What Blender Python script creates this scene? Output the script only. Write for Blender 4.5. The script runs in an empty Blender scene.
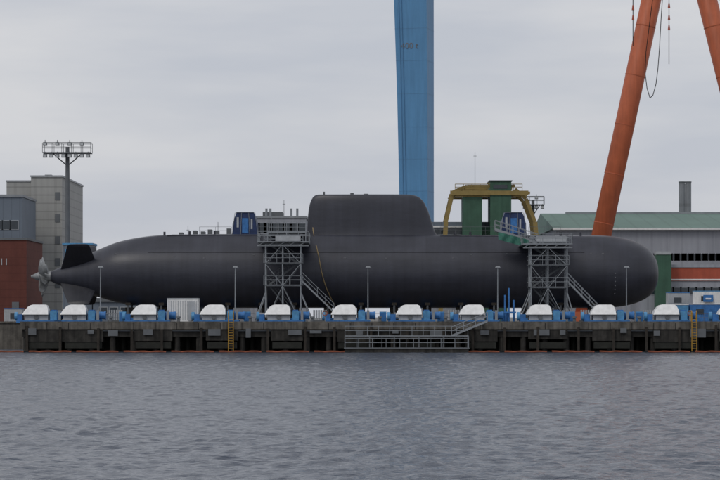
import bpy, bmesh, math, random
import numpy as np
from mathutils import Vector, Matrix
random.seed(7)
K=0.00038; EYE=3.9
def X(px,D): return (px-360)*K*D
def Z(py,D): return EYE+(318-py)*K*D
DECK=3.33
# ------------------------------------------------ materials
def N(nt,t,**kw):
    n=nt.nodes.new(t)
    for k,v in kw.items(): setattr(n,k,v)
    return n
def mat(name,col,rough=.65,var=.18,scale=.6,streak=0.0,metal=0,bands=None,spec=.35,bump=0.0):
    m=bpy.data.materials.new(name); m.use_nodes=True; nt=m.node_tree
    b=nt.nodes['Principled BSDF']; L=nt.links.new
    b.inputs['Roughness'].default_value=rough; b.inputs['Metallic'].default_value=metal
    b.inputs['Specular IOR Level'].default_value=spec
    g=N(nt,'ShaderNodeNewGeometry')
    mp=N(nt,'ShaderNodeMapping'); L(g.outputs['Position'],mp.inputs['Vector'])
    n=N(nt,'ShaderNodeTexNoise'); n.inputs['Scale'].default_value=scale; n.inputs['Detail'].default_value=6
    n.inputs['Roughness'].default_value=.62; L(mp.outputs[0],n.inputs['Vector'])
    r=N(nt,'ShaderNodeMapRange'); r.inputs['From Min'].default_value=.3; r.inputs['From Max'].default_value=.7
    r.inputs['To Min'].default_value=1-var; r.inputs['To Max'].default_value=1+var
    L(n.outputs['Fac'],r.inputs['Value'])
    fac=r.outputs[0]
    if streak>0:
        mp2=N(nt,'ShaderNodeMapping'); mp2.inputs['Scale'].default_value=(2.2,2.2,.16); L(g.outputs['Position'],mp2.inputs['Vector'])
        n2=N(nt,'ShaderNodeTexNoise'); n2.inputs['Scale'].default_value=1.0; n2.inputs['Detail'].default_value=5; L(mp2.outputs[0],n2.inputs['Vector'])
        r2=N(nt,'ShaderNodeMapRange'); r2.inputs['From Min'].default_value=.35; r2.inputs['From Max'].default_value=.65
        r2.inputs['To Min'].default_value=1-streak; r2.inputs['To Max'].default_value=1
        L(n2.outputs['Fac'],r2.inputs['Value'])
        mm=N(nt,'ShaderNodeMath',operation='MULTIPLY'); L(fac,mm.inputs[0]); L(r2.outputs[0],mm.inputs[1]); fac=mm.outputs[0]
    if bands:
        for ax,period,depth in bands:
            sx=N(nt,'ShaderNodeSeparateXYZ'); L(g.outputs['Position'],sx.inputs[0])
            d=N(nt,'ShaderNodeMath',operation='DIVIDE'); L(sx.outputs[ax],d.inputs[0]); d.inputs[1].default_value=period
            f=N(nt,'ShaderNodeMath',operation='FRACT'); L(d.outputs[0],f.inputs[0])
            c=N(nt,'ShaderNodeMath',operation='GREATER_THAN'); L(f.outputs[0],c.inputs[0]); c.inputs[1].default_value=.14
            r3=N(nt,'ShaderNodeMapRange'); r3.inputs['To Min'].default_value=1-depth; r3.inputs['To Max'].default_value=1; L(c.outputs[0],r3.inputs['Value'])
            mm=N(nt,'ShaderNodeMath',operation='MULTIPLY'); L(fac,mm.inputs[0]); L(r3.outputs[0],mm.inputs[1]); fac=mm.outputs[0]
    vm=N(nt,'ShaderNodeVectorMath',operation='SCALE'); vm.inputs[0].default_value=col[:3]; L(fac,vm.inputs['Scale'])
    L(vm.outputs[0],b.inputs['Base Color'])
    if bump>0:
        bp=N(nt,'ShaderNodeBump'); bp.inputs['Strength'].default_value=.5; bp.inputs['Distance'].default_value=bump
        L(n.outputs['Fac'],bp.inputs['Height']); L(bp.outputs[0],b.inputs['Normal'])
    return m
M={}
M['galv']=mat('galvanised_steel',(.27,.29,.31),.5,.15,metal=.2)
M['galvd']=mat('galvanised_dark',(.13,.14,.15),.6,.15)
M['white']=mat('white_paint',(.82,.82,.81),.45,.07,2,streak=.12)
M['wpanel']=mat('pale_grey_panel',(.42,.44,.46),.5,.1,2,streak=.15)
M['blue']=mat('blue_machine_paint',(.045,.17,.42),.45,.25,2)
M['lblue']=mat('light_blue_paint',(.09,.28,.50),.5,.25,2)
M['dblue']=mat('navy_tarpaulin',(.022,.04,.11),.5,.3,2)
M['crane']=mat('crane_blue_paint',(.11,.29,.52),.5,.10,.12,streak=.12)
M['crane2']=mat('crane_blue_pale',(.11,.265,.46),.5,.06,.12,streak=.10)
M['orange']=mat('crane_orange_paint',(.52,.135,.06),.5,.14,.3,streak=.18)
M['rust']=mat('rust_red_cladding',(.42,.09,.05),.6,.12,.5,streak=.15)
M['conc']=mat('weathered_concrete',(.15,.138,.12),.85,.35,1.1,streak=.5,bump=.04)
M['concd']=mat('dark_concrete',(.045,.042,.037),.8,.5,1.0,streak=.6,bump=.05)  # darker concrete for edge beam, front piles, foundations and pontoon
M['concdd']=mat('darkest_concrete',(.020,.021,.017),.7,.4,1.3)  # darkest concrete: back wall, rear piles, band below the foundations
M['dark']=mat('dark_void',(.012,.012,.013),.9,.1)
M['yellow']=mat('yellow_paint',(.42,.24,.035),.5,.2,2)
M['brick']=mat('dark_red_brick',(.13,.042,.032),.8,.15,.5,streak=.1,bands=[('Z',1.1,.12)])
M['clad']=mat('grey_cladding',(.36,.36,.345),.6,.08,.2,streak=.08,bands=[('Z',1.25,.22),('X',3.1,.12)])
M['clad2']=mat('slate_cladding',(.15,.18,.22),.6,.1,.2,bands=[('X',1.2,.15)])
M['hall']=mat('hall_wall_cladding',(.33,.345,.385),.6,.08,.15,streak=.10,bands=[('X',2.5,.1)])
M['green']=mat('green_roof_sheet',(.12,.20,.165),.6,.1,.1,bands=[('X',3.0,.12)])
M['dgreen']=mat('machine_green',(.05,.12,.08),.6,.15,.6,streak=.2)
M['tarp']=mat('green_tarpaulin',(.02,.11,.08),.6,.35,2)
M['olive']=mat('olive_yellow_paint',(.27,.20,.07),.6,.15,1)
M['glass']=mat('window_glass',(.03,.04,.05),.15,.2,1,spec=.6)
M['chim']=mat('chimney_steel',(.24,.25,.27),.5,.08,.4,streak=.15,bands=[('Z',4.0,.15)])
M['timber']=mat('fender_timber',(.04,.034,.028),.85,.3,2,streak=.3)
M['boom']=mat('boom_orange',(.30,.085,.04),.6,.4,1.5)
M['hose']=mat('tan_hose',(.30,.22,.11),.6,.1)
M['bronze']=mat('propeller_alloy',(.26,.27,.275),.45,.35,2.5,metal=.3)
M['lens']=mat('lamp_lens',(.5,.52,.53),.3,.05)
M['ground']=mat('yard_ground',(.17,.165,.155),.9,.2,.05)
M['mark']=mat('pale_marking',(.45,.46,.48),.6,.1)
M['mark2']=mat('faded_marking',(.16,.165,.18),.6,.2)
M['edge']=mat('pale_casing_edge',(.075,.078,.09),.5,.35,.8)  # lighter strip colour along the casing's upper edge

def hull_mat(nm,col):
    m=bpy.data.materials.new(nm); m.use_nodes=True; nt=m.node_tree; L=nt.links.new
    b=nt.nodes['Principled BSDF']; b.inputs['Specular IOR Level'].default_value=.45
    g=N(nt,'ShaderNodeNewGeometry'); sx=N(nt,'ShaderNodeSeparateXYZ'); L(g.outputs['Position'],sx.inputs[0])
    cb=N(nt,'ShaderNodeCombineXYZ'); L(sx.outputs['X'],cb.inputs['X']); L(sx.outputs['Z'],cb.inputs['Y'])
    br=N(nt,'ShaderNodeTexBrick'); L(cb.outputs[0],br.inputs['Vector'])
    br.inputs['Scale'].default_value=1; br.inputs['Brick Width'].default_value=5.3; br.inputs['Row Height'].default_value=2.7
    br.inputs['Mortar Size'].default_value=.02; br.inputs['Mortar Smooth'].default_value=.3; br.inputs['Color1'].default_value=(1,1,1,1); br.inputs['Color2'].default_value=(.90,.90,.92,1); br.inputs['Mortar'].default_value=(.8,.8,.8,1)
    mp=N(nt,'ShaderNodeMapping'); mp.inputs['Scale'].default_value=(.25,.25,.9); L(g.outputs['Position'],mp.inputs['Vector'])
    n=N(nt,'ShaderNodeTexNoise'); n.inputs['Scale'].default_value=.9; n.inputs['Detail'].default_value=7; n.inputs['Roughness'].default_value=.65; L(mp.outputs[0],n.inputs['Vector'])
    r=N(nt,'ShaderNodeMapRange'); r.inputs['From Min'].default_value=.3; r.inputs['From Max'].default_value=.7; r.inputs['To Min'].default_value=.82; r.inputs['To Max'].default_value=1.2; L(n.outputs['Fac'],r.inputs['Value'])
    mp3=N(nt,'ShaderNodeMapping'); mp3.inputs['Scale'].default_value=(1.6,.2,.12); L(g.outputs['Position'],mp3.inputs['Vector'])
    n3=N(nt,'ShaderNodeTexNoise'); n3.inputs['Scale'].default_value=1; n3.inputs['Detail'].default_value=4; L(mp3.outputs[0],n3.inputs['Vector'])
    r3=N(nt,'ShaderNodeMapRange'); r3.inputs['From Min'].default_value=.35; r3.inputs['From Max'].default_value=.7; r3.inputs['To Min'].default_value=.9; r3.inputs['To Max'].default_value=1.14; L(n3.outputs['Fac'],r3.inputs['Value'])
    mm=N(nt,'ShaderNodeMath',operation='MULTIPLY'); L(r.outputs[0],mm.inputs[0]); L(r3.outputs[0],mm.inputs[1])
    vs=N(nt,'ShaderNodeVectorMath',operation='SCALE'); L(br.outputs['Color'],vs.inputs[0]); L(mm.outputs[0],vs.inputs['Scale'])
    v2=N(nt,'ShaderNodeVectorMath',operation='MULTIPLY'); L(vs.outputs[0],v2.inputs[0]); v2.inputs[1].default_value=col
    L(v2.outputs[0],b.inputs['Base Color'])
    r2=N(nt,'ShaderNodeMapRange'); r2.inputs['To Min'].default_value=.30; r2.inputs['To Max'].default_value=.48; L(n.outputs['Fac'],r2.inputs['Value']); L(r2.outputs[0],b.inputs['Roughness'])
    bp=N(nt,'ShaderNodeBump'); bp.inputs['Strength'].default_value=.35; bp.inputs['Distance'].default_value=.08; L(n.outputs['Fac'],bp.inputs['Height']); L(bp.outputs[0],b.inputs['Normal'])
    return m
M['hull']=hull_mat('submarine_coating',(.037,.039,.052))
M['fin']=hull_mat('darkened_hull_coating',(.021,.022,.029))  # hull coating darkened in colour to offset skylight on the fins
# ------------------------------------------------ assembly helper
class Asm:
    def __init__(s,name,origin=(0,0,0)): s.name=name; s.o=Vector(origin); s.parts={}
    def bm(s,part,m):
        if part not in s.parts: s.parts[part]=(bmesh.new(),m,[False])
        return s.parts[part][0]
    def smooth(s,part): s.parts[part][2][0]=True
    def bx(s,part,m,x0,x1,y0,y1,z0,z1,rot=None,piv=None):
        b=s.bm(part,m); vs=[]
        for x in (x0,x1):
            for y in (y0,y1):
                for z in (z0,z1):
                    v=Vector((x,y,z))
                    if rot is not None: v=rot@(v-piv)+piv
                    vs.append(b.verts.new(v))
        for f in ((0,1,3,2),(4,6,7,5),(0,4,5,1),(2,3,7,6),(0,2,6,4),(1,5,7,3)): b.faces.new([vs[i] for i in f])
    def cyl(s,part,m,p1,p2,r,r2=None,seg=8):
        b=s.bm(part,m); p1=Vector(p1);p2=Vector(p2); d=(p2-p1)
        if d.length<1e-6: return
        q=d.to_track_quat('Z','Y'); r2=r if r2 is None else r2
        a=[];c=[]
        for i in range(seg):
            t=2*math.pi*i/seg+math.pi/seg; e=Vector((math.cos(t),math.sin(t),0))
            a.append(b.verts.new(p1+q@(e*r))); c.append(b.verts.new(p2+q@(e*r2)))
        for i in range(seg):
            j=(i+1)%seg; b.faces.new((a[i],a[j],c[j],c[i]))
        b.faces.new(a[::-1]); b.faces.new(c)
    def prism(s,part,m,prof,y0,y1):
        b=s.bm(part,m); a=[b.verts.new((x,y0,z)) for x,z in prof]; c=[b.verts.new((x,y1,z)) for x,z in prof]
        n=len(prof)
        for i in range(n):
            j=(i+1)%n; b.faces.new((a[i],a[j],c[j],c[i]))
        b.faces.new(a[::-1]); b.faces.new(c)
    def loft(s,part,m,rings,cap=True):
        b=s.bm(part,m); R=[[b.verts.new(p) for p in r] for r in rings]; n=len(rings[0])
        for k in range(len(R)-1):
            for i in range(n):
                j=(i+1)%n; b.faces.new((R[k][i],R[k][j],R[k+1][j],R[k+1][i]))
        if cap: b.faces.new(R[0][::-1]); b.faces.new(R[-1])
    def tube(s,part,m,pts,r,seg=6):
        for a,c in zip(pts[:-1],pts[1:]): s.cyl(part,m,a,c,r,seg=seg)
    def rail(s,part,m,p1,p2,h=1.1,step=1.6,r=.032):
        p1=Vector(p1);p2=Vector(p2); L=(p2-p1).length; n=max(1,round(L/step)); up=Vector((0,0,1))
        for k in (1,.55): s.cyl(part,m,p1+up*h*k,p2+up*h*k,r,seg=6)
        for i in range(n+1):
            q=p1.lerp(p2,i/n); s.cyl(part,m,q,q+up*h,r,seg=6)
    def stair(s,part,m,p1,p2,w):
        p1=Vector(p1);p2=Vector(p2)
        for dy in (0,w):
            o=Vector((0,dy,0)); a=p1+o;c=p2+o
            s.prism(part,m,[(a.x,a.z-.12),(c.x,c.z-.12),(c.x,c.z+.12),(a.x,a.z+.12)],a.y-.03,a.y+.03)
            s.rail(part,m,a,c,1.0,1.3,.028)
        n=int(abs(p2.z-p1.z)/.22)
        for i in range(1,n):
            q=p1.lerp(p2,i/n); s.bx(part,m,q.x-.14,q.x+.14,q.y+.03,q.y+w-.03,q.z-.02,q.z+.02)
    def finish(s,places=None):
        meshes=[]
        for pn,(b,m,sm) in s.parts.items():
            bmesh.ops.recalc_face_normals(b,faces=b.faces)
            bmesh.ops.translate(b,verts=b.verts,vec=-s.o)
            me=bpy.data.meshes.new(pn); b.to_mesh(me); b.free(); me.materials.append(M[m])
            if sm[0]:
                for p in me.polygons: p.use_smooth=True
            meshes.append((pn,me))
        for pl in (places or [s.o]):
            e=bpy.data.objects.new(s.name,None); e.location=pl; bpy.context.scene.collection.objects.link(e)
            for pn,me in meshes:
                o=bpy.data.objects.new(pn,me); o.parent=e; bpy.context.scene.collection.objects.link(o)
def sheet(name,x0,x1,y0,y1,z,m):
    me=bpy.data.meshes.new(name); me.from_pydata([(x0,y0,z),(x1,y0,z),(x1,y1,z),(x0,y1,z)],[],[(0,1,2,3)]); me.materials.append(m)
    o=bpy.data.objects.new(name,me); bpy.context.scene.collection.objects.link(o); return o
# ------------------------------------------------ water & ground
def water_mat():
    m=bpy.data.materials.new('harbour_water'); m.use_nodes=True; nt=m.node_tree; L=nt.links.new
    b=nt.nodes['Principled BSDF']; b.inputs['Base Color'].default_value=(.060,.072,.098,1); b.inputs['Roughness'].default_value=.17; b.inputs['IOR'].default_value=1.33
    g=N(nt,'ShaderNodeNewGeometry')
    hs=[]
    for sc,stx,amp,rot in ((2.6,.6,1.0,.15),(6.5,.7,.4,-.2)):
        mp=N(nt,'ShaderNodeMapping'); mp.inputs['Scale'].default_value=(stx,1,1); mp.inputs['Rotation'].default_value=(0,0,rot); L(g.outputs['Position'],mp.inputs['Vector'])
        n=N(nt,'ShaderNodeTexNoise'); n.inputs['Scale'].default_value=sc; n.inputs['Detail'].default_value=3; n.inputs['Roughness'].default_value=.55; L(mp.outputs[0],n.inputs['Vector'])
        mm=N(nt,'ShaderNodeMath',operation='MULTIPLY'); L(n.outputs['Fac'],mm.inputs[0]); mm.inputs[1].default_value=amp; hs.append(mm.outputs[0])
    h=hs[0]
    for k in hs[1:]:
        a=N(nt,'ShaderNodeMath',operation='ADD'); L(h,a.inputs[0]); L(k,a.inputs[1]); h=a.outputs[0]
    bp=N(nt,'ShaderNodeBump'); bp.inputs['Strength'].default_value=1; bp.inputs['Distance'].default_value=.11
    L(h,bp.inputs['Height']); L(bp.outputs[0],b.inputs['Normal'])
    return m
def build_water():
    rng=np.random.default_rng(3)
    nr,nc=900,760; y0,y1,U=38.0,297.5,.25
    ys=y0*(y1/y0)**(np.arange(nr)/(nr-1)); us=np.linspace(-U,U,nc)
    YY,UU=np.meshgrid(ys,us,indexing='ij'); XX=UU*YY
    H=np.zeros_like(XX)
    for i in range(64):
        lam=math.exp(rng.uniform(math.log(.32),math.log(2.6))); a=lam*.0052*rng.uniform(.6,1.3); th=math.radians(-95+rng.normal()*45); k=2*math.pi/lam
        ph=k*(XX*math.cos(th)+YY*math.sin(th))+rng.uniform(0,6.28)
        H+=a*np.sin(ph+.5*np.sin(XX*.31+YY*.23+i)+.4*np.sin(YY*.37-XX*.29+2*i))
    G=.88+.12*np.sin(XX*.045+YY*.03+1.0)*np.sin(YY*.06-XX*.02)+.08*np.sin(XX*.16+YY*.11)
    fade=np.minimum(1,np.minimum((U-np.abs(UU))/.02,1))*np.minimum(1,(YY-y0)/3)*np.minimum(1,(y1-YY)/3)
    H*=G*np.clip(fade,0,1)
    co=np.stack([XX,YY,H],-1).reshape(-1,3)
    big=[(-5000,-1500,0),(5000,-1500,0),(5000,334,0),(-5000,334,0)]
    cs=[0,nc-1,nr*nc-1,(nr-1)*nc]
    allv=np.concatenate([co,np.array(big,float)])
    idx=np.arange(nr*nc).reshape(nr,nc); q=np.stack([idx[:-1,:-1],idx[:-1,1:],idx[1:,1:],idx[1:,:-1]],-1).reshape(-1,4)
    b0=nr*nc
    q=np.concatenate([q,np.array([[b0,b0+1,cs[1],cs[0]],[b0+1,b0+2,cs[2],cs[1]],[b0+2,b0+3,cs[3],cs[2]],[b0+3,b0,cs[0],cs[3]]])])
    me=bpy.data.meshes.new('water'); me.vertices.add(len(allv)); me.vertices.foreach_set('co',allv.ravel())
    nq=len(q); me.loops.add(nq*4); me.loops.foreach_set('vertex_index',q.ravel().astype(np.int32)); me.polygons.add(nq)
    me.polygons.foreach_set('loop_start',np.arange(nq,dtype=np.int32)*4); me.polygons.foreach_set('loop_total',np.full(nq,4,dtype=np.int32))
    sm=np.ones(nq,dtype=bool); sm[-4:]=False; me.polygons.foreach_set('use_smooth',sm)
    me.update(calc_edges=True); me.validate(); me.materials.append(water_mat())
    o=bpy.data.objects.new('water',me); bpy.context.scene.collection.objects.link(o)
build_water()
sheet('ground',-6000,6000,331,9000,DECK-.08,M['ground'])
A=Asm('quay_wall',(-200,330,0)); A.bx('wall','conc',-900,900,330,331.5,-3,DECK-.05); A.bx('coping','conc',-900,900,329.8,331.2,DECK-.049,DECK+.12)
A.finish()
# ------------------------------------------------ pier
winch_px=[37,75,145,214,279,345,410,473,540,604,667,732,797]
xa=X(20,300)
A=Asm('concrete_pier',(0,300,0))
A.bx('deck_slab','conc',xa,95,300,329.7,2.62,DECK)
A.bx('edge_kerb','conc',xa,95,300.05,300.35,DECK+.002,DECK+.16)
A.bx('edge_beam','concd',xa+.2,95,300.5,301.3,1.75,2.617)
A.bx('back_wall','concdd',xa+.4,95,304.5,305.5,-3,2.616)
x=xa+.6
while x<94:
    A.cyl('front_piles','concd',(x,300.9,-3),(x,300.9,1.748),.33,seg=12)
    A.cyl('rear_piles','concdd',(x+1,303.5,-3),(x+1,303.5,2.6),.33,seg=12)
    A.bx('slab_joints','dark',x-.03,x+.03,299.985,299.999,2.63,DECK-.02)
    x+=2.47
for i,p in enumerate(winch_px):
    c=X(p+8,300)
    w=1.8+random.random()*.7
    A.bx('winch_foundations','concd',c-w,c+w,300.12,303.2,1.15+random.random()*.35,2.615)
    A.bx('lower_band','concdd',c-w+.15,c+w-.15,300.2,303.1,.45,1.14)
for i in range(34):
    c=xa+1.0+i*3.9+random.uniform(-.5,.5)
    A.bx('timber_fenders','timber',c-.14,c+.14,299.84,299.98,-.6,2.5+random.random()*.6)
for i in range(22):
    c=xa+2+i*4.7+random.uniform(-1.5,1.5); w=random.uniform(.25,.9)
    A.bx('service_brackets','galvd',c-w,c+w,299.86,299.98,2.2-random.random()*.6,2.45+random.random()*.3)
A.cyl('service_pipe','galvd',(xa+.5,300.3,2.45),(94,300.3,2.45),.09)
A.finish()
A=Asm('floating_oil_boom',(0,299,0))
prev=None
for i in range(0,260):
    x=-70+i*.6; q=Vector((x,298.6+.35*math.sin(x*.31)+.2*math.sin(x*.9),.08+.03*math.sin(i*2.1)))
    if prev is not None and i%9: A.cyl('boom_floats','boom',prev,q,.10,seg=8)
    elif prev is not None: A.cyl('boom_joints','dark',prev,q,.05,seg=6)
    prev=q
A.finish()
# ------------------------------------------------ winches
A=Asm('ship_lift_winch')
A.bx('base_frame','blue',-2.3,2.9,.1,2.5,0,.3)
A.prism('drum_hood','white',[(-1.62,.95),(-1.42,1.38),(-1.05,1.85),(-.8,2.02),(-.5,2.1),(.85,2.1),(1.1,1.98),(1.28,1.6),(1.34,.95)],.1,2.45)
for v in A.parts['drum_hood'][0].verts:
    if v.co.y<1: v.co.y=.1+max(0,v.co.z-.95)*.85
A.prism('drum_side_cover','wpanel',[(-1.3,.31),(-1.3,.94),(1.3,.94),(1.3,.31)],.34,2.35)
A.bx('hood_rim','galvd',-1.5,1.38,.07,2.5,.9,.97)
A.cyl('rope_drum','galvd',(0,.2,.62),(0,.33,.62),.26,seg=14)
A.bx('gearbox','lblue',1.52,2.3,.5,2.2,.305,1.35)
A.bx('gearbox_lid','blue',1.6,2.2,.6,2.1,1.352,1.5)
A.cyl('motor','blue',(2.31,1.3,.85),(3.3,1.3,.85),.42,seg=14)
A.cyl('motor_fan_cover','blue',(3.3,1.3,.85),(3.5,1.3,.85),.46,seg=14)
A.bx('bearing_block','blue',-2.25,-1.65,.6,2.1,.305,1.0)
A.cyl('brake_disc','lblue',(-2.6,1.3,.75),(-2.26,1.3,.75),.5,seg=14)
A.bx('control_box','galv',2.5,2.8,.3,.6,.31,1.45)
A.finish([(X(p,302),301.2,DECK+.003) for p in winch_px])
# ------------------------------------------------ submarine
SD=318.0
def sx(px): return X(px,SD)
def hullprof(px):
    pts=[(50,272,281),(60,267.5,285.5),(75,260.5,290),(98,250,297),(120,241.5,303),(150,236,306.8),(185,234.3,308),(230,234,308),(590,235.3,308)]
    if px>=590:
        u=min(1,(px-590)/68.0); h=36.35*max(0,(1-u**2.6))**(1/2.6); c=271.65+1.8*u*u; return c-h,c+h
    for k in range(len(pts)-1):
        if pts[k][0]<=px<=pts[k+1][0]:
            a,b=pts[k],pts[k+1]; t=(px-a[0])/(b[0]-a[0])
            def sl(i,j):
                if i<=0 or i>=len(pts)-1:
                    i0=max(0,i-1);i1=min(len(pts)-1,i+1)
                else: i0,i1=i-1,i+1
                return (pts[i1][j]-pts[i0][j])/(pts[i1][0]-pts[i0][0])
            out=[]
            for j in (1,2):
                m0=sl(k,j); m1=sl(k+1,j)
                if a[0]>=185: m0=0.0
                if b[0]>=230: m1=0.0
                d=b[0]-a[0]
                out.append((2*t**3-3*t*t+1)*a[j]+(t**3-2*t*t+t)*d*m0+(-2*t**3+3*t*t)*b[j]+(t**3-t*t)*d*m1)
            return tuple(out)
def sstep(a,b,x):
    t=max(0,min(1,(x-a)/(b-a))); return t*t*(3-2*t)
def ring(px,n=72):
    yt,yb=hullprof(px); c=sstep(110,165,px)*(1-sstep(560,640,px))
    h=(yb-yt)/2; R=(h-1.4*c)*K*SD; zc=Z(yb,SD)+R
    out=[]
    for i in range(n):
        th=2*math.pi*i/n; yy=math.cos(th); zz=math.sin(th); y=R*yy; z=R*zz
        el=math.asin(max(-1,min(1,zz)))
        if c>0 and el>math.radians(38):
            t=(el-math.radians(38))/(math.radians(52)); 
            e0=Vector((math.cos(math.radians(38)),math.sin(math.radians(38))))*R
            k1=Vector((.42*R,R*1.045)); k2=Vector((0,R+2.8*K*SD))
            if t<.62: q=e0.lerp(k1,t/.62)
            else: q=k1.lerp(k2,(t-.62)/.38); 
            s_=1 if yy>=0 else -1
            y=(1-c)*y+c*q.x*s_; z=(1-c)*z+c*q.y
        out.append((sx(px),SD+y,zc+z))
    return out
def hp(px,py,off=.02):
    yt,yb=hullprof(px); c=sstep(110,165,px)*(1-sstep(560,640,px)); R=((yb-yt)/2-1.4*c)*K*SD; zc=Z(yb,SD)+R
    z=Z(py,SD); dz=max(-.999,min(.999,(z-zc)/R)); return Vector((sx(px),SD-R*math.sqrt(1-dz*dz)-off,z))
S=Asm('submarine',(0,SD,DECK))
st=[50+i*2.5 for i in range(0,60)]+[200+i*10 for i in range(0,39)]
st+= [590+68*math.sin(math.radians(a)) for a in range(3,90,3)]+[657.93]
S.loft('hull','hull',[ring(p) for p in st]); S.smooth('hull')
# sail
lv=[(243,303,448,2.05),(240,304.5,444,1.8),(238,305.5,440.5,1.62),(235,306.5,437,1.5),(232,307,435,1.42),(226,307.3,433,1.37),(218,307.8,430.5,1.32),(210,308.6,427.8,1.27),(204,309.8,425,1.2),(200,311.2,422.3,1.12),(197.5,312.8,419.3,1.02),(196,314.3,416.5,.92),(195.1,315.8,413.5,.8),(194.6,318,410,.62)]
rings=[]
for py,xl,xr,w in lv:
    r=[];n=48; xm=(sx(xl)+sx(xr))/2; a=(sx(xr)-sx(xl))/2
    for i in range(n):
        t=2*math.pi*i/n; c=math.cos(t); s_=math.sin(t)
        xx=a*math.copysign(abs(c)**.75,c); yy=w*math.copysign(abs(s_)**.85,s_)*(1-.28*max(0,-xx/a)**1.5)
        r.append((xm+xx,SD+yy,Z(py,SD)))
    rings.append(r)
S.loft('sail','hull',rings); S.smooth('sail')
for px,h,r in ((324,.45,.12),(352,.3,.22),(366,.2,.3)):
    S.cyl('masts','galvd',(sx(px),SD,Z(195.5,SD)),(sx(px),SD,Z(195.5,SD)+h),r,seg=10)
# fins
cz=Z(276.5,SD)
for ang,Lr in ((45,5.35),(135,5.35),(-45,4.75),(-135,4.75)):
    a=math.radians(ang); u=Vector((0,-math.cos(a),math.sin(a))); nrm=Vector((0,math.sin(a),math.cos(a)))
    rr=[]
    for k,(rad,x0,x1,th) in enumerate(((.6,60,101,.30),(2.2,64,98,.24),(Lr-.25,70.5,92.5,.15),(Lr,73,91,.07))):
        xm=(sx(x0)+sx(x1))/2; aa=(sx(x1)-sx(x0))/2; r=[]
        for i in range(20):
            t=2*math.pi*i/20; r.append(Vector((xm+aa*math.cos(t),SD,cz))+u*rad+nrm*th*math.sin(t)*(1+.4*math.cos(t)))
        rr.append(r)
    S.loft('stern_rudders','fin',rr)
S.cyl('propeller_hub','bronze',(sx(51),SD,cz),(sx(38),SD,cz),.62,.5,seg=20)
S.cyl('propeller_cap','bronze',(sx(38),SD,cz),(sx(31),SD,cz),.5,.1,seg=20)
for k in range(7):
    base=2*math.pi*k/7+.25; rr=[]
    for j in range(9):
        f=j/8; rad=.45+2.0*f; skew=.75*f**1.6; pitch=math.radians(62-38*f); ch=1.35*(1-.15*f)*(1-.75*max(0,f-.6)/.4)
        c0=base-skew; rg=[]
        for i in range(10):
            t=2*math.pi*i/10; s1=math.cos(t)*ch/2; s2=math.sin(t)*.05*(1.3-f)
            axial=s1*math.sin(pitch)+s2*math.cos(pitch)-.25*f; tang=s1*math.cos(pitch)-s2*math.sin(pitch)
            ph=c0+tang/rad
            rg.append(Vector((sx(44)+axial,SD+rad*math.cos(ph),cz+rad*math.sin(ph))))
        rr.append(rg)
    S.loft('propeller_blades','bronze',rr)
S.smooth('propeller_blades')
# casing seam, deck edge and markings
S.tube('casing_seam','fin',[hp(px,253.2,.0) for px in range(150,585,6)],.035,seg=5)
def edge_pt(px):
    yt,yb=hullprof(px); R=((yb-yt)/2-1.4)*K*SD; zc=Z(yb,SD)+R
    return Vector((sx(px),SD-.42*R-.01,zc+R*1.045))
for a,b in ((168,306),(440,556)): S.tube('deck_edge','edge',[edge_pt(px) for px in range(a,b,6)],.05,seg=6)
for px in (118,176,206,255,345,386,452,470,505,588,600):
    p=hp(px,256+random.uniform(-3,3)); S.bx('hull_markings','mark2',p.x-.13,p.x+.13,p.y-.03,p.y+.2,p.z-.05,p.z+.05)
for k in range(6):
    p=hp(612,274+k*4); S.bx('draught_marks','mark2',p.x-.06,p.x+.06,p.y-.03,p.y+.2,p.z-.06,p.z+.06)
for px in (165,190,215,455,470,560,580):
    z=Z(hullprof(px)[0],SD); S.cyl('deck_bollards','hull',(sx(px),SD-.8,z-.2),(sx(px),SD-.8,z+.35),.14,seg=10)
for a,b in ((200,232),(258,300),(440,500),(528,560)):
    S.rail('lifelines','galvd',(sx(a),SD-1.2,Z(235.5,SD)),(sx(b),SD-1.2,Z(235.5,SD)),1.0,1.8,.018)
pts=[Vector((sx(313),SD-1.5,Z(228,SD))),Vector((sx(314),SD-1.9,Z(234.5,SD)))]+[hp(px,py,.1) for px,py in ((315,240),(317,248),(319,256),(320.5,264),(322,272),(324,280),(327,289),(331,298),(335,305))]
S.tube('shore_hose','hose',pts,.06)
S.finish()
A=Asm('docking_cradle')
A.bx('bogie','blue',-.7,.7,-2.8,2.8,0,.55)
A.bx('keel_block','timber',-.5,.5,-.8,.8,.552,1.85)
for s_ in (-1,1):
    A.cyl('side_arms','galvd',(0,s_*2.4,.5),(0,s_*2.75,2.3),.13)
    A.bx('arm_pads','timber',-.3,.3,s_*2.75-.12,s_*2.75+.12,2.1,2.4)
A.finish([(sx(p),SD,DECK+.004) for p in range(130,625,33)])
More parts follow.
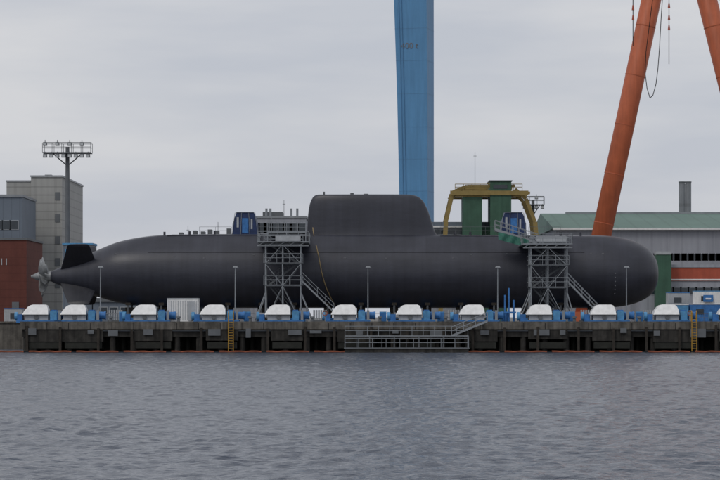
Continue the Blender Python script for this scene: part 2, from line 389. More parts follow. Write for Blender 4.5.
for cx in (245.5,513):
    A=Asm('hatch_shelter',(sx(cx),SD,Z(236,SD))); x=sx(cx); z0=Z(236,SD); z1=Z(216,SD)
    A.prism('tarpaulin','dblue',[(x-1.55,z0),(x-1.5,z0+1.4),(x-1.2,z1-.1),(x-1.0,z1+.45),(x+1.0,z1+.45),(x+1.25,z1-.1),(x+1.5,z0+1.4),(x+1.55,z0)],SD-1.3,SD+1.3)
    A.bx('door_panel','blue',x-.35,x+.4,SD-1.34,SD-1.31,z0+.3,z1-.3)
    A.bx('side_panel','wpanel',x-1.0,x-.75,SD-1.34,SD-1.31,z0+1.0,z1-.2)
    A.bx('side_panel','wpanel',x+.7,x+.9,SD-1.34,SD-1.31,z0+.8,z1-.4)
    for a in (-1.6,-.55,.6,1.6): A.cyl('frame','galv',(x+a,SD-1.38,z0-.2),(x+a*.75,SD-1.38,z1+.35),.03,seg=6)
    A.cyl('frame','galv',(x-1.1,SD-1.4,z1+.4),(x+1.1,SD-1.4,z1+.4),.04,seg=6)
    A.finish()
# ------------------------------------------------ access towers
def tower(legs,levels,top,topz,outr,stair):
    T=Asm('access_scaffold_tower',(X(legs[1],308),308,DECK)); D=308; rows=(306.2,308.2,310.2)
    xs=[X(p,D) for p in legs]; zs=[Z(p,D) for p in levels]; zs[0]=DECK+.003
    for x in xs:
        for y in rows: T.cyl('uprights','galv',(x,y,zs[0]),(x,y,zs[-1]+.05),.065)
    for k,z in enumerate(zs[1:]):
        for y in rows: T.cyl('ledgers','galv',(xs[0],y,z),(xs[-1],y,z),.05,seg=6)
        for x in xs: T.cyl('ledgers','galv',(x,rows[0],z),(x,rows[-1],z),.05,seg=6)
        T.bx('platforms','galvd',xs[0]-.2,xs[-1]+.2,rows[0]-.1,rows[-1]+.1,z+.06,z+.14)
        T.rail('guard_rails','galv',(xs[0]-.2,rows[0]-.1,z+.1),(xs[-1]+.2,rows[0]-.1,z+.1),r=.026)
        T.rail('guard_rails','galv',(xs[0]-.2,rows[-1],z+.1),(xs[-1]+.2,rows[-1],z+.1),r=.026)
    for k in range(len(zs)-1):
        for y in (rows[0],rows[-1]):
            i=k%2
            T.cyl('braces','galv',(xs[i],y,zs[k]),(xs[i+1],y,zs[k+1]),.04,seg=6)
            T.cyl('braces','galv',(xs[1-i+1] if i==0 else xs[1],y,zs[k]),(xs[1] if i==0 else xs[0],y,zs[k+1]),.04,seg=6)
        for x in (xs[0],xs[-1]): T.cyl('braces','galv',(x,rows[0],zs[k]),(x,rows[-1],zs[k+1]),.04,seg=6)
    for k in range(len(zs)-1):
        a,b=(xs[0]+.3,xs[-1]-.3) if k%2 else (xs[-1]-.3,xs[0]+.3)
        T.stair('stair_flights','galvd',(a,rows[1],zs[k]+.1),(b,rows[1],zs[k+1]+.1),.9)
    zb=Z(293,D)
    for x,o in ((xs[0],outr[0]),(xs[-1],outr[1])):
        for y in (rows[0],rows[-1]):
            T.cyl('outriggers','galv',(x,y,zb),(X(o,D),y,DECK+.1),.07)
            T.cyl('outriggers','galv',(x,y,DECK+.3),(X(o,D),y,DECK+.3),.05)
            T.bx('foot_plates','galvd',X(o,D)-.25,X(o,D)+.25,y-.25,y+.25,DECK+.003,DECK+.12)
    x0,x1=X(top[0],D),X(top[1],D); z=Z(topz,D)
    T.bx('top_landing','galv',x0,x1,305.8,316.0,z,z+.14)
    for y in (305.85,315.9): T.rail('landing_rails','galv',(x0,y,z+.14),(x1,y,z+.14),1.15,1.1,.028)
    for x in (x0,x1): T.rail('landing_rails','galv',(x,305.85,z+.14),(x,315.9,z+.14),1.15,1.7,.028)
    for i in range(5):
        T.cyl('landing_struts','galv',(x0+(x1-x0)*i/5,305.9,z-.4),(x0+(x1-x0)*(i+.6)/5,305.9,z),.03,seg=6)
    T.cyl('landing_struts','galv',(x0,305.9,z-.4),(x1,305.9,z-.4),.05,seg=6)
    (sa,za),(sb,zb2)=stair
    T.stair('ground_stair','galv',(X(sa,D),306.4,max(DECK,Z(za,D))),(X(sb,D),306.4,Z(zb2,D)),1.1)
    return T
T=tower([266,283,301],[322,286,264,245],(258,309),243,(255,313),((334,312),(301,280)))
x0,x1=X(268,312),X(306,312); z=Z(233,312)
T.bx('upper_landing','galv',x0,x1,310.5,316.5,z,z+.14)
for y in (310.5,316.4): T.rail('upper_rails','galv',(x0,y,z+.14),(x1,y,z+.14),1.15,1.1,.028)
for x in (x0,x1,(x0+x1)/2):
    T.cyl('upper_posts','galv',(x,310.5,Z(243,308)),(x,310.5,z),.06)
T.bx('banner_panel','wpanel',X(276,308),X(301,308),305.75,305.79,Z(242,308)+.05,Z(236.5,308))
for i in range(3): T.cyl('light_poles','galv',(X(272+i*13,312),310.5,z),(X(272+i*13,312),310.5,z+1.9-.4*i),.035)
T.finish()
T=tower([530,547,566],[322,288,266,248],(522,571),245,(518,574),((596,312),(566,281)))
p1=Vector((X(495,312),311.5,Z(229.5,312))); p2=Vector((X(537,312),311.5,Z(243,312)))
for dy in (0,1.6):
    o=Vector((0,dy,0)); a=p1+o; b=p2+o
    T.prism('gangway_girders','galv',[(a.x,a.z-.2),(b.x,b.z-.2),(b.x,b.z+.15),(a.x,a.z+.15)],a.y-.05,a.y+.05)
    T.rail('gangway_rails','galv',a,b,1.1,.8,.03)
T.prism('gangway_floor','galvd',[(p1.x,p1.z-.05),(p2.x,p2.z-.05),(p2.x,p2.z+.05),(p1.x,p1.z+.05)],p1.y+.06,p1.y+1.54)
x0,x1=X(536,312),X(566,312);z=Z(243,312)
T.bx('upper_box','wpanel',x0,x1,311,313.5,z+.02,z+.75)
T.finish()
A=Asm('tarpaulin_cover',(X(512,314),314,Z(240,314)))
b=A.bm('sheet','tarp'); cols=16; rows=8; V=[]
for j in range(rows+1):
    V.append([b.verts.new((X(497+30*i/cols,314),311.2-.5*(j/rows)+.14*math.sin(i*1.3+j*.4),Z(229+ (3+8*i/cols)*1.0 + 8*j/rows,312))) for i in range(cols+1)])
for j in range(rows):
    for i in range(cols): b.faces.new((V[j][i],V[j][i+1],V[j+1][i+1],V[j+1][i]))
A.finish()
# ------------------------------------------------ lamps, railings, misc on the pier
A=Asm('street_lamp'); H=Z(268,304)-DECK
A.cyl('base','galvd',(0,0,0),(0,0,.5),.14,seg=10); A.cyl('pole','galv',(0,0,.5),(0,0,H),.08,.045,seg=10)
A.bx('arm','galv',-.05,.4,-.04,.04,H-.02,H+.05); A.prism('lamp_head','wpanel',[(-.3,H+.06),(.3,H+.06),(.22,H+.2),(-.2,H+.2)],-.18,.18)
A.bx('lens','lens',-.24,.24,-.14,.14,H+.02,H+.058)
A.finish([(X(p,304),304.6,DECK+.002) for p in (100,235,368,498,627,758)])
A=Asm('quay_ladder'); 
for s_ in (-.28,.28):
    A.cyl('stringers','yellow',(s_,0,-.8),(s_,0,1.1+DECK),.05); A.tube('hoops','yellow',[Vector((s_,0,1.1+DECK)),Vector((s_,.3,1.4+DECK)),Vector((s_,.7,1.1+DECK)),Vector((s_,.7,DECK))],.045)
for i in range(15): A.cyl('rungs','yellow',(-.28,0,-.5+i*.3),(.28,0,-.5+i*.3),.03,seg=6)
A.finish([(X(231,300),299.65,0),(X(694,300),299.65,0)])
A=Asm('site_office_container',(X(182,303),304,DECK))
x0,x1=X(167.5,303),X(198.5,303); z0=DECK+.15; z1=Z(299,303)
A.bx('body','white',x0,x1,302.6,305.2,z0,z1)
for i in range(13): 
    x=x0+.2+i*(x1-x0-.4)/12; A.bx('ribs','wpanel',x-.03,x+.03,302.56,302.598,z0+.2,z1-.2)
A.bx('frame','wpanel',x0-.03,x1+.03,302.54,305.25,z1+.002,z1+.1); A.bx('skids','galvd',x0,x1,302.7,305,DECK+.003,z0-.002)
A.bx('door','wpanel',x1-1.15,x1-.35,302.5,302.55,z0+.1,z1-.3)
A.finish()
A=Asm('blue_pipe_rack',(X(508,303),303,DECK))
for i,p in enumerate((505,509,514)): 
    h=Z((295,288,300)[i],303)
    A.cyl('pipes','blue',(X(p,303),303+.3*i,DECK),(X(p,303),303+.3*i,h),.11,seg=10)
A.bx('bracket','blue',X(504,303),X(516,303),302.85,302.95,DECK+1.1,DECK+1.3); A.finish()
A=Asm('pier_guard_rail',(0,305,DECK)); 
for a,b in ((22,255),(340,515),(600,1000)): A.rail('rails','galvd',(X(a,305),305.4,DECK),(min(80,X(b,305)),305.4,DECK),1.1,2.0,.026)
A.finish()
A=Asm('mooring_bollard'); A.cyl('post','galvd',(0,0,0),(0,0,.55),.2,.16,seg=12); A.cyl('head','galvd',(0,0,.55),(0,0,.75),.28,.24,seg=12)
A.finish([(X(p,300),300.75,DECK+.003) for p in (110,178,250,312,380,446,575,640)])
A=Asm('electrical_cabinet'); A.bx('cabinet','lblue',-.4,.4,-.25,.25,.1,1.3); A.bx('door','blue',-.34,.34,-.28,-.252,.2,1.2); A.bx('plinth','conc',-.45,.45,-.3,.3,0,.098)
A.finish([(X(p,303),303.8,DECK+.003) for p in (98,122,247,302,383,441,505,572,640)])
A=Asm('gas_bottle_crate'); A.bx('crate','galvd',-.9,.9,-.4,.4,.05,.3)
for i in range(6): A.cyl('bottles','wpanel' ,(-.7+i*.28,0,.302),(-.7+i*.28,0,1.5),.11,seg=10)
A.finish([(X(p,306),306.8,DECK+.003) for p in (115,320,455,588,650)])
A=Asm('pallet_stack'); 
for i in range(4): A.bx('pallets','timber',-.6+.03*i,.6+.03*i,-.5,.5,.02+i*.16,.15+i*.16)
A.prism('cargo','mark',[(-.5,.66),(.5,.66),(.45,1.15),(-.42,1.2)],-.4,.4)
A.finish([(X(p,305),306.2,DECK+.003) for p in (160,262,398,486,622)])
A=Asm('life_ring_post'); A.cyl('post','galv',(0,0,0),(0,0,1.3),.04)
for i in range(14):
    a=2*math.pi*i/14;c=2*math.pi*(i+1)/14; A.cyl('life_ring','boom',(.26*math.cos(a),-.08,1.1+.26*math.sin(a)),(.26*math.cos(c),-.08,1.1+.26*math.sin(c)),.055,seg=6)
A.finish([(X(p,300.6),300.6,DECK+.003) for p in (325,690)])
# floating landing stage
A=Asm('landing_stage',(X(410,298),298,0)); x0,x1=X(345,298),X(468,298)
A.bx('pontoon','concd',x0,x1,296.4,299.3,-.3,.42); A.bx('pontoon_deck','galvd',x0-.1,x1+.1,296.3,299.4,.423,.55)
zt=Z(336,298)
A.bx('upper_walkway','galvd',x0,x1,298.2,299.4,zt-.12,zt)
n=10
for i in range(n+1):
    x=x0+(x1-x0)*i/n
    if i%2==0: A.cyl('legs','galvd',(x,296.6,.5),(x,296.6,zt),.06,seg=6)
    A.cyl('legs','galvd',(x,299.2,.5),(x,299.2,zt),.07,seg=6)
A.cyl('stringer','galv',(x0,296.6,zt),(x1,296.6,zt),.05)
A.rail('stage_rails','galv',(x0,298.2,zt),(x1,298.2,zt),1.1,1.3,.03)
A.rail('stage_rails','galvd',(x0,296.5,.55),(x1,296.5,.55),1.05,1.6,.03)
A.stair('access_stair','galv',(X(452,298),299.0,zt),(X(488,298),299.0,DECK+.2),1.0)
A.finish()
# ------------------------------------------------ background left
def windows(A,x0,x1,z0,z1,y,nx,nz,w,h):
    for i in range(nx):
        for j in range(nz):
            cx=x0+(x1-x0)*(i+.5)/nx; c=z0+(z1-z0)*(j+.5)/nz
            A.bx('window_frames','wpanel',cx-w/2-.08,cx+w/2+.08,y-.06,y+.1,c-h/2-.08,c+h/2+.08)
            A.bx('window_panes','glass',cx-w/2,cx+w/2,y-.09,y-.062,c-h/2,c+h/2)
def fontobj(parent,txt,loc,size,m):
    cu=bpy.data.curves.new('number_text','FONT'); cu.body=txt; cu.size=size; cu.extrude=.01; cu.align_x='CENTER'
    o=bpy.data.objects.new('number_lettering',cu); bpy.context.scene.collection.objects.link(o)
    cu.materials.append(M[m]); o.rotation_euler=(math.pi/2,0,0); o.parent=parent; o.location=Vector(loc)-parent.location
    return o
D=400
A=Asm('grey_warehouse',(X(34,D),D,DECK))
A.bx('stair_block','clad',X(31,D),X(62,D),D,D+30,DECK-.1,Z(177,D)); A.bx('main_block','clad',X(6,D),X(31,D)-.01,D+.6,D+30,DECK-.1,Z(181.5,D))
A.bx('parapet','wpanel',X(31,D)-.1,X(62,D)+.15,D-.15,D+30,Z(177,D)+.002,Z(175.3,D)); A.bx('parapet','wpanel',X(6,D)-.1,X(31,D)-.12,D+.45,D+30,Z(181.5,D)+.002,Z(180,D))
A.bx('roof_plant','galvd',X(40,D),X(47,D),D+6,D+10,Z(175,D),Z(172.5,D))
for k in range(5):
    zc_=Z(200+k*22,D); A.bx('louvres','galvd',X(55,D),X(60,D),D-.08,D-.01,zc_,zc_+1.2)
windows(A,X(8,D),X(29,D),Z(300,D),Z(250,D),D+.6,4,3,1.6,1.3)
A.finish()
D=380
A=Asm('slate_workshop',(X(0,D),D,DECK)); A.bx('walls','clad2',X(-70,D),X(22,D),D,D+16,DECK-.1,Z(197,D)); A.bx('roof_edge','galv',X(-70,D)-.1,X(22,D)+.15,D-.2,D+16,Z(197,D)+.002,Z(194.6,D)); windows(A,X(-60,D),X(18,D),Z(236,D),Z(214,D),D,10,1,1.2,1.2); A.finish()
D=358
A=Asm('red_brick_hall',(X(0,D),D,DECK)); A.bx('walls','brick',X(-90,D),X(26.5,D),D,D+18,DECK-.1,Z(240,D)); A.bx('roof_edge','galvd',X(-90,D),X(26.5,D)+.15,D-.15,D+18,Z(240,D)+.002,Z(237.8,D))
A.bx('roller_door','galvd',X(-40,D),X(-10,D),D-.08,D-.01,DECK,Z(270,D)); A.bx('door','galvd',X(12,D),X(19,D),D-.08,D-.01,DECK,Z(302,D)); A.finish()
e=[o for o in bpy.data.objects if o.name=='red_brick_hall'][0]
fontobj(e,'11',(X(4,D),D-.03,Z(265,D)),1.3,'wpanel')
D=352
A=Asm('teal_equipment_shed',(X(70,D),D,DECK)); A.bx('body','clad2',X(63,D),X(92,D),D,D+6,DECK-.05,Z(245,D)); A.bx('trim','lblue',X(63,D)-.1,X(92,D)+.1,D-.1,D+6,Z(245,D)+.002,Z(243,D)); A.bx('vents','lblue',X(65,D),X(72,D),D-.08,D-.01,Z(262,D),Z(249,D)); A.finish()
D=350
A=Asm('low_store_shed',(X(140,D),D,DECK)); A.bx('walls','clad2',X(93,D),X(230,D),D,D+8,DECK-.05,Z(302,D)); A.prism('roof','galvd',[(X(92,D),Z(302,D)+.003),(X(231,D),Z(302,D)+.003),(X(229,D),Z(298,D)),(X(94,D),Z(298,D))],D-.3,D+8.3)
windows(A,X(98,D),X(225,D),Z(316,D),Z(305,D),D,12,1,1.0,.8); A.finish()
def mast(px,ytop,D,hw,rows):
    A=Asm('floodlight_mast',(X(px,D),D,DECK)); x=X(px,D); zt=Z(ytop,D); s_=K*D
    A.cyl('pole','galvd',(x,D,DECK),(x,D,zt),.42,.26,seg=14)
    w=hw*s_
    A.bx('headframe_floor','galvd',x-w,x+w,D-1.2,D+1.2,zt-.9,zt-.75); A.bx('headframe_beam','galvd',x-w,x+w,D-.2,D+.2,zt+.55,zt+.65)
    for y in (D-1.2,D+1.2): A.rail('cage_rails','galvd',(x-w,y,zt-.75),(x+w,y,zt-.75),1.25,1.4,.035)
    n=rows
    for i in range(n):
        cx=x-w+.35+(2*w-.7)*i/(n-1)
        for zz in (zt-1.5,zt+.1) if i%2==0 else (zt-1.5,):
            A.prism('floodlights','galvd',[(cx-.28,zz),(cx+.28,zz),(cx+.24,zz+.5),(cx-.24,zz+.5)],D-1.35,D-.9)
            A.bx('lenses','lens',cx-.2,cx+.2,D-1.4,D-1.36,zz+.08,zz+.4)
            A.cyl('lamp_brackets','galvd',(cx,D-1.1,zz+.5),(cx,D-1.1,zz+.8),.05)
    for s2 in (-1,1): A.cyl('struts','galvd',(x,D,zt-2.6),(x+s2*w*.6,D,zt-.9),.08)
    A.finish()
mast(67.5,147,360,24,8)
mast(533,200,440,11,4)
for pp,yt in ((475,152),(218,222),(188,226),(284,200)):
    A=Asm('antenna_pole',(X(pp,450),450,DECK)); A.cyl('pole','galvd',(X(pp,450),450,DECK),(X(pp,450),450,Z(yt,450)),.10,.04); A.cyl('crossbar','galvd',(X(pp-1.5,450),450,Z(yt+4,450)),(X(pp+1.5,450),450,Z(yt+4,450)),.04); A.finish()
# ------------------------------------------------ background middle
D=430
A=Asm('office_building',(X(285,D),D,DECK)); A.bx('walls','hall',X(250,D),X(306,D),D,D+14,DECK-.1,Z(218,D)); A.bx('roof_edge','galv',X(250,D)-.2,X(306,D)+.2,D-.2,D+14,Z(218,D)+.002,Z(216,D)); A.bx('penthouse','galvd',X(262,D),X(282,D),D+3,D+9,Z(216,D)+.002,Z(211,D))
windows(A,X(252,D),X(304,D),Z(300,D),Z(220,D),D,8,5,1.5,1.5)
for p in (266,270,291,297): A.cyl('vent_pipes','galv',(X(p,D),D+2,Z(216,D)),(X(p,D),D+2,Z(208,D)),.2)
A.finish()
A=Asm('grey_roofed_shed',(X(465,D),D,DECK)); A.bx('walls','hall',X(424,D),X(505,D),D,D+20,DECK-.1,Z(227,D)); A.prism('roof','clad2',[(X(423,D),Z(227,D)+.003),(X(506,D),Z(227,D)+.003),(X(505,D),Z(222,D)),(X(425,D),Z(222,D))],D-.5,D+20)
A.bx('fascia','white',X(423,D),X(506,D),D-.7,D-.51,Z(227.6,D),Z(226,D)); A.bx('skylight_band','glass',X(430,D),X(500,D),D-.08,D-.01,Z(234,D),Z(230,D)); A.finish()
D=440
A=Asm('low_workshop_roofs',(X(200,D),D,DECK)); A.bx('walls','hall',X(172,D),X(250,D),D,D+20,DECK-.1,Z(236,D)); A.bx('roof','galvd',X(172,D),X(250,D),D-.3,D+20,Z(236,D)+.002,Z(234.5,D))
for p,h in ((178,232),(192,230),(200,231),(207,229),(214,230),(226,228)): A.bx('roof_plant','galvd',X(p,D),X(p+4,D),D+2,D+5,Z(234.5,D)+.003,Z(h,D))
A.finish()
D=425
A=Asm('yellow_portal_crane',(X(495,D),D,DECK)); 
def bar(p,q,r,m,part):
    for y in (D,D+8): A.cyl(part,m,(X(p[0],D),y,Z(p[1],D)),(X(q[0],D),y,Z(q[1],D)),r,seg=4)
bar((446,222),(453,192),.42,'olive','portal_legs'); bar((440,320),(446,222),.5,'olive','portal_legs')
bar((453,192),(467,186),.36,'olive','portal_girder'); bar((467,186),(515,186),.3,'olive','portal_girder'); bar((450,197),(462,190),.3,'olive','portal_girder')
bar((515,189),(526,199),.36,'olive','portal_girder'); bar((526,199),(535,222),.42,'olive','portal_legs'); bar((535,222),(544,320),.5,'olive','portal_legs')
bar((460,190),(530,193),.3,'olive','portal_girder'); bar((454,196),(524,196),.22,'olive','portal_girder')
A.rail('walkway_rails','olive',(X(455,D),D-.5,Z(191,D)),(X(522,D),D-.5,Z(191,D)),1.1,1.4,.05)
A.bx('walkway','olive',X(452,D),X(525,D),D-.6,D+8.6,Z(192.3,D),Z(191.2,D))
A.bx('hopper','dgreen',X(463,D),X(482,D),D-.5,D+7,Z(240,D),Z(197,D)); A.bx('machine_house','dgreen',X(490,D),X(511,D),D-.9,D+7,Z(240,D),Z(181.5,D))
A.bx('front_beam','olive',X(450,D),X(528,D),D-1.1,D-.92,Z(195.5,D),Z(191,D))
A.bx('house_windows','glass',X(493,D),X(507,D),D-.96,D-.91,Z(189,D),Z(185,D))
A.bx('machine_house_roof','galvd',X(489,D),X(512,D),D-1.1,D+7.3,Z(181.5,D)+.002,Z(180.5,D)); A.bx('link','dgreen',X(482,D)+.01,X(490,D)-.01,D+2,D+6,Z(236,D),Z(226,D))
A.bx('legs_below','dgreen',X(466,D),X(508,D),D+1.5,D+6.5,DECK-.1,Z(240,D)-.002)
A.finish()
# ------------------------------------------------ blue gantry crane
D=470
A=Asm('blue_gantry_crane',(X(415,D),D,DECK))
def ringleg(cx,w,d,z,D0,rot):
    c,s_=math.cos(rot),math.sin(rot); o=[]
    for a,b_ in ((-w,-d),(w,-d),(w,d),(-w,d)): o.append((cx+a*c-b_*s_, D0+a*s_+b_*c, z))
    return o
levs=[(330,417.2,16.3),(218,416.9,16.9),(100,415.6,18.2),(0,413.9,19.8),(-150,411.8,22.2)]
def legw(py):
    for (a,ca,wa),(b,cb,wb) in zip(levs[:-1],levs[1:]):
        if b<=py<=a:
            t=(a-py)/(a-b); return ca+(cb-ca)*t,wa+(wb-wa)*t
rot=math.radians(-14); sh=X(416,D+70)-X(416,D)
for part,D0,dx,f in (('leg',D,0,.84),('rear_leg',D+70,sh,.80)):
    A.loft(part,'crane',[ringleg(X(cx,D)+dx,w*K*D*f,w*K*D*f,Z(py,D) if py<300 else DECK-.1,D0,rot) for py,cx,w in levs])
zt=Z(-150,D); A.bx('main_girder','crane',X(412,D)-5,X(412,D)+8,D-30,D+110,zt+.01,zt+9)
for py in (30,62,95,128,160,192):
    cx,w=legw(py); ww=w*K*D*.84+.02
    A.loft('leg_seams','crane2',[ringleg(X(cx,D),ww,ww,Z(py,D),D,rot),ringleg(X(cx,D),ww,ww,Z(py,D)+.08,D,rot)])
for s_ in (-.25,.25): 
    pts=[]
    for py in (315,218,100,0,-140):
        cx,w=legw(py); ww=w*K*D*.84; lx=-ww*.62+s_; c,sn=math.cos(rot),math.sin(rot)
        pts.append(Vector((X(cx,D)+lx*c+(ww+.15)*sn, D+lx*sn-(ww+.15)*c, Z(py,D))))
    A.tube('service_ladder','crane2',pts,.05)
A.finish()
e=[o for o in bpy.data.objects if o.name=='blue_gantry_crane'][0]
cx,w=legw(48); ww=w*K*D*.84; c,sn=math.cos(rot),math.sin(rot); lx=-ww*.1
o=fontobj(e,'400 t',(X(cx,D)+lx*c+(ww+.06)*sn,D+lx*sn-(ww+.06)*c,Z(50,D)),1.5,'mark2'); o.rotation_euler=(math.pi/2,0,rot)
# ------------------------------------------------ orange A frame crane
D=400
A=Asm('orange_gantry_crane',(X(677,D),D,DECK))
def leg(p,q,w,y): 
    zp=Z(p[1],D);zq=Z(q[1],D) if q[1]<310 else DECK-.1
    P=Vector((X(q[0],D),y,zq)); Q=Vector((X(p[0],D),y,zp)); A.cyl('a_frame_legs','orange',P,Q,w,w,seg=28)
    for i in range(1,9):
        c=P.lerp(Q,i/9.0); d=(Q-P).normalized(); A.cyl('leg_flanges','orange',c-d*.06,c+d*.06,w+.05,w+.05,seg=28)
leg((677,-122),(583,318),1.5,D); leg((677,-122),(787,318),1.5,D)
A.smooth('a_frame_legs')
A.bx('apex_block','orange',X(660,D),X(694,D),D-2,D+2,Z(-105,D),Z(-150,D)); A.bx('main_girder','orange',X(667,D),X(687,D),D-40,D+80,Z(-150,D)+.01,Z(-190,D))
A.bx('bogies','orange',X(572,D),X(594,D),D-2,D+2,DECK,DECK+1.5); A.bx('bogies','orange',X(776,D),X(798,D),D-2,D+2,DECK,DECK+1.5)
A.finish()
D=385
A=Asm('crane_rigging',(X(650,D),D,Z(0,D)))
A.cyl('ropes','dark',(X(633,D),D,Z(-150,D)),(X(633,D),D,Z(46,D)),.06); A.cyl('ropes','dark',(X(669,D),D,Z(-150,D)),(X(669,D),D,Z(64,D)),.06)
pts=[Vector((X(a,D),D,Z(b_,D))) for a,b_ in ((660,-60),(655,-20),(650,20),(646,52),(645,72),(647,88),(650,98),(653,95),(656,84),(658,68),(659.5,48),(661,20),(663,-10),(666,-60))]
A.tube('slack_cable','dark',pts,.055)
for px,py in ((633,10),(633,20),(669,8),(669,20),(669,30)): A.cyl('blocks','rust',(X(px,D),D,Z(py,D)),(X(px,D),D,Z(py-5,D)),.2,.1)
A.bx('cross_girder','orange',X(628,D),X(674,D),D-.6,D+.6,Z(-150,D),Z(-158,D))
A.finish()
# ------------------------------------------------ right hall
D=430
A=Asm('green_roofed_hall',(X(640,D),D,DECK)); x0,x1=X(556,D),X(900,D)
A.bx('walls','hall',x0,x1,D,D+60,DECK-.1,Z(228.5,D))
b=A.bm('roof','green'); z0=Z(228.5,D)+.01; z1=Z(213.5,D+30)
vs=[b.verts.new(v) for v in ((x0-.5,D-.8,z0),(x1,D-.8,z0),(x1,D+30,z1),(x0-.5,D+30,z1),(x0-.5,D+60.8,z0),(x1,D+60.8,z0))]
for f in ((0,1,2,3),(3,2,5,4),(0,3,4),(1,5,2),(0,4,5,1)): b.faces.new([vs[i] for i in f])
A.bx('gutter','white',x0-.6,x1,D-.95,D-.81,z0-.25,z0+.05)
windows(A,X(600,D),X(880,D),Z(262,D),Z(252,D),D,40,1,2.0,1.0)
A.bx('ridge_vent','galv',X(580,D),X(880,D),D+29,D+31,z1-.1,z1+.25)
A.finish()
Dq=475
A=Asm('steel_chimney',(X(685,Dq),Dq,DECK))
for p in (681.8,688.2): A.cyl('flues','chim',(X(p,Dq),Dq,DECK),(X(p,Dq),Dq,Z(182.5,Dq)),.55,seg=16); A.cyl('caps','galvd',(X(p,Dq),Dq,Z(182.5,Dq)),(X(p,Dq),Dq,Z(181.5,Dq)),.6,seg=16)
A.bx('brackets','chim',X(681,Dq),X(689,Dq),Dq-.3,Dq+.3,Z(215,Dq),Z(184,Dq)); A.finish()
D=390
A=Asm('red_banded_workshop',(X(700,D),D,DECK)); x0,x1=X(640,D),X(860,D)
A.bx('walls','hall',x0,x1,D,D+14,DECK-.1,Z(281,D)); A.bx('red_band','rust',x0-.1,x1,D-.15,D+14,Z(281,D)+.002,Z(267.5,D)); A.bx('roof','hall',x0-.2,x1,D-.3,D+14,Z(267.5,D)+.002,Z(264.5,D))
A.bx('band_line','white',x0,x1,D-.2,D-.16,Z(280.5,D),Z(279,D))
windows(A,X(650,D),X(850,D),Z(296,D),Z(286,D),D,26,1,1.3,1.0)
A.bx('plant_room','dgreen',X(654,D),X(669,D),D-3,D-.5,DECK,Z(255,D)); A.bx('plant_room_top','wpanel',X(654,D),X(669,D),D-3.1,D-.4,Z(255,D)+.002,Z(252,D))
A.finish()
def container(px0,px1,yt,D,m,m2,zb=DECK):
    A=Asm('shipping_container',(X((px0+px1)/2,D),D,zb)); x0,x1=X(px0,D),X(px1,D); zt=Z(yt,D)
    A.bx('body',m,x0,x1,D,D+2.4,zb,zt)
    n=int((x1-x0)/.3)
    for i in range(n): A.bx('corrugation',m,x0+.1+i*(x1-x0-.2)/n,x0+.1+i*(x1-x0-.2)/n+.12,D-.04,D-.002,zb+.15,zt-.15)
    A.bx('rails',m2,x0-.02,x1+.02,D-.06,D+2.42,zt+.002,zt+.1); A.bx('window_panes','glass',x0+.8,x0+1.8,D-.06,D-.042,zt-1.3,zt-.6)
    A.finish()
D=346
zc1=Z(304.5,D)
container(690,742,304.5,D,'blue','white'); container(695,744,291.5,D,'white','lblue',zc1+.11); container(664,688.5,305,D,'lblue','white'); container(668,690,293,D+4,'wpanel','blue',Z(305,D)+.11)
container(664,692,305.5,D+4,'blue','white')
container(745,790,300,344,'blue','white'); container(4,22,309,341,'wpanel','blue'); container(-45,-10,306,341,'blue','white')
A=Asm('company_sign_board',(X(706,345),345,0))
x0,x1=X(704,345),X(714,345); A.bx('sign_panel','blue',x0,x1,345.7,345.76,Z(302,346),Z(295,346)); A.bx('lettering_bar','white',x0+.3,x1-.3,345.65,345.695,Z(299.5,346),Z(298,346)); A.bx('mounts','galvd',x0+.2,x1-.2,345.765,345.95,Z(299,346),Z(298,346)); A.finish()
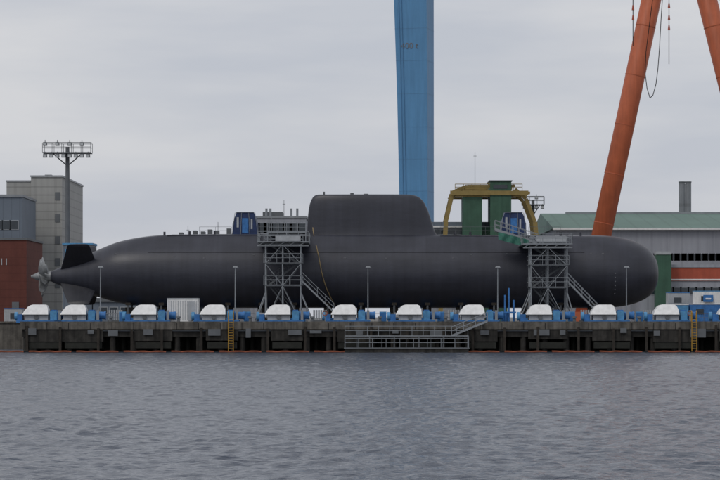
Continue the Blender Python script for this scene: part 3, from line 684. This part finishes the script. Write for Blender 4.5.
# ------------------------------------------------ world
w=bpy.data.worlds.new("World"); bpy.context.scene.world=w; w.use_nodes=True; nt=w.node_tree; L=nt.links.new
bg=nt.nodes['Background']; bg.inputs['Strength'].default_value=.1
sky=N(nt,'ShaderNodeTexSky'); sky.sky_type='NISHITA'; sky.sun_disc=False; sky.sun_elevation=math.radians(48); sky.sun_rotation=math.radians(215); sky.dust_density=3
tc=N(nt,'ShaderNodeTexCoord'); mp=N(nt,'ShaderNodeMapping'); mp.inputs['Scale'].default_value=(3.2,3.2,17); L(tc.outputs['Generated'],mp.inputs['Vector'])
n=N(nt,'ShaderNodeTexNoise'); n.inputs['Scale'].default_value=1.7; n.inputs['Detail'].default_value=5; n.inputs['Roughness'].default_value=.52; L(mp.outputs[0],n.inputs['Vector'])
cr=N(nt,'ShaderNodeValToRGB'); cr.color_ramp.elements[0].position=.36; cr.color_ramp.elements[0].color=(.525,.55,.61,1); cr.color_ramp.elements[1].position=.66; cr.color_ramp.elements[1].color=(.66,.665,.69,1)
L(n.outputs['Fac'],cr.inputs[0])
v=N(nt,'ShaderNodeVectorMath',operation='SCALE'); v.inputs['Scale'].default_value=10.1; L(cr.outputs[0],v.inputs[0])
mx=N(nt,'ShaderNodeMix',data_type='RGBA'); mx.inputs[0].default_value=.07; L(v.outputs[0],mx.inputs[6]); L(sky.outputs[0],mx.inputs[7]); L(mx.outputs[2],bg.inputs['Color'])
sl=bpy.data.lights.new('sun','SUN'); sl.energy=.75; sl.angle=math.radians(20); sl.color=(1,.96,.9)
so=bpy.data.objects.new('sun',sl); bpy.context.scene.collection.objects.link(so)
az=math.radians(215); el=math.radians(48); d=Vector((math.sin(az)*math.cos(el),math.cos(az)*math.cos(el),math.sin(el)))
so.rotation_euler=d.to_track_quat('Z','Y').to_euler(); so.location=(0,0,200)
cd=bpy.data.cameras.new('camera'); co=bpy.data.objects.new('camera',cd); bpy.context.scene.collection.objects.link(co)
co.location=(0,0,EYE); co.rotation_euler=(math.pi/2,0,0); cd.sensor_width=36; cd.lens=36/(720*K); cd.shift_y=78/720; cd.clip_start=1; cd.clip_end=20000
sc=bpy.context.scene; sc.camera=co
sc.view_settings.view_transform='Standard'; sc.view_settings.look='None'; sc.view_settings.exposure=0
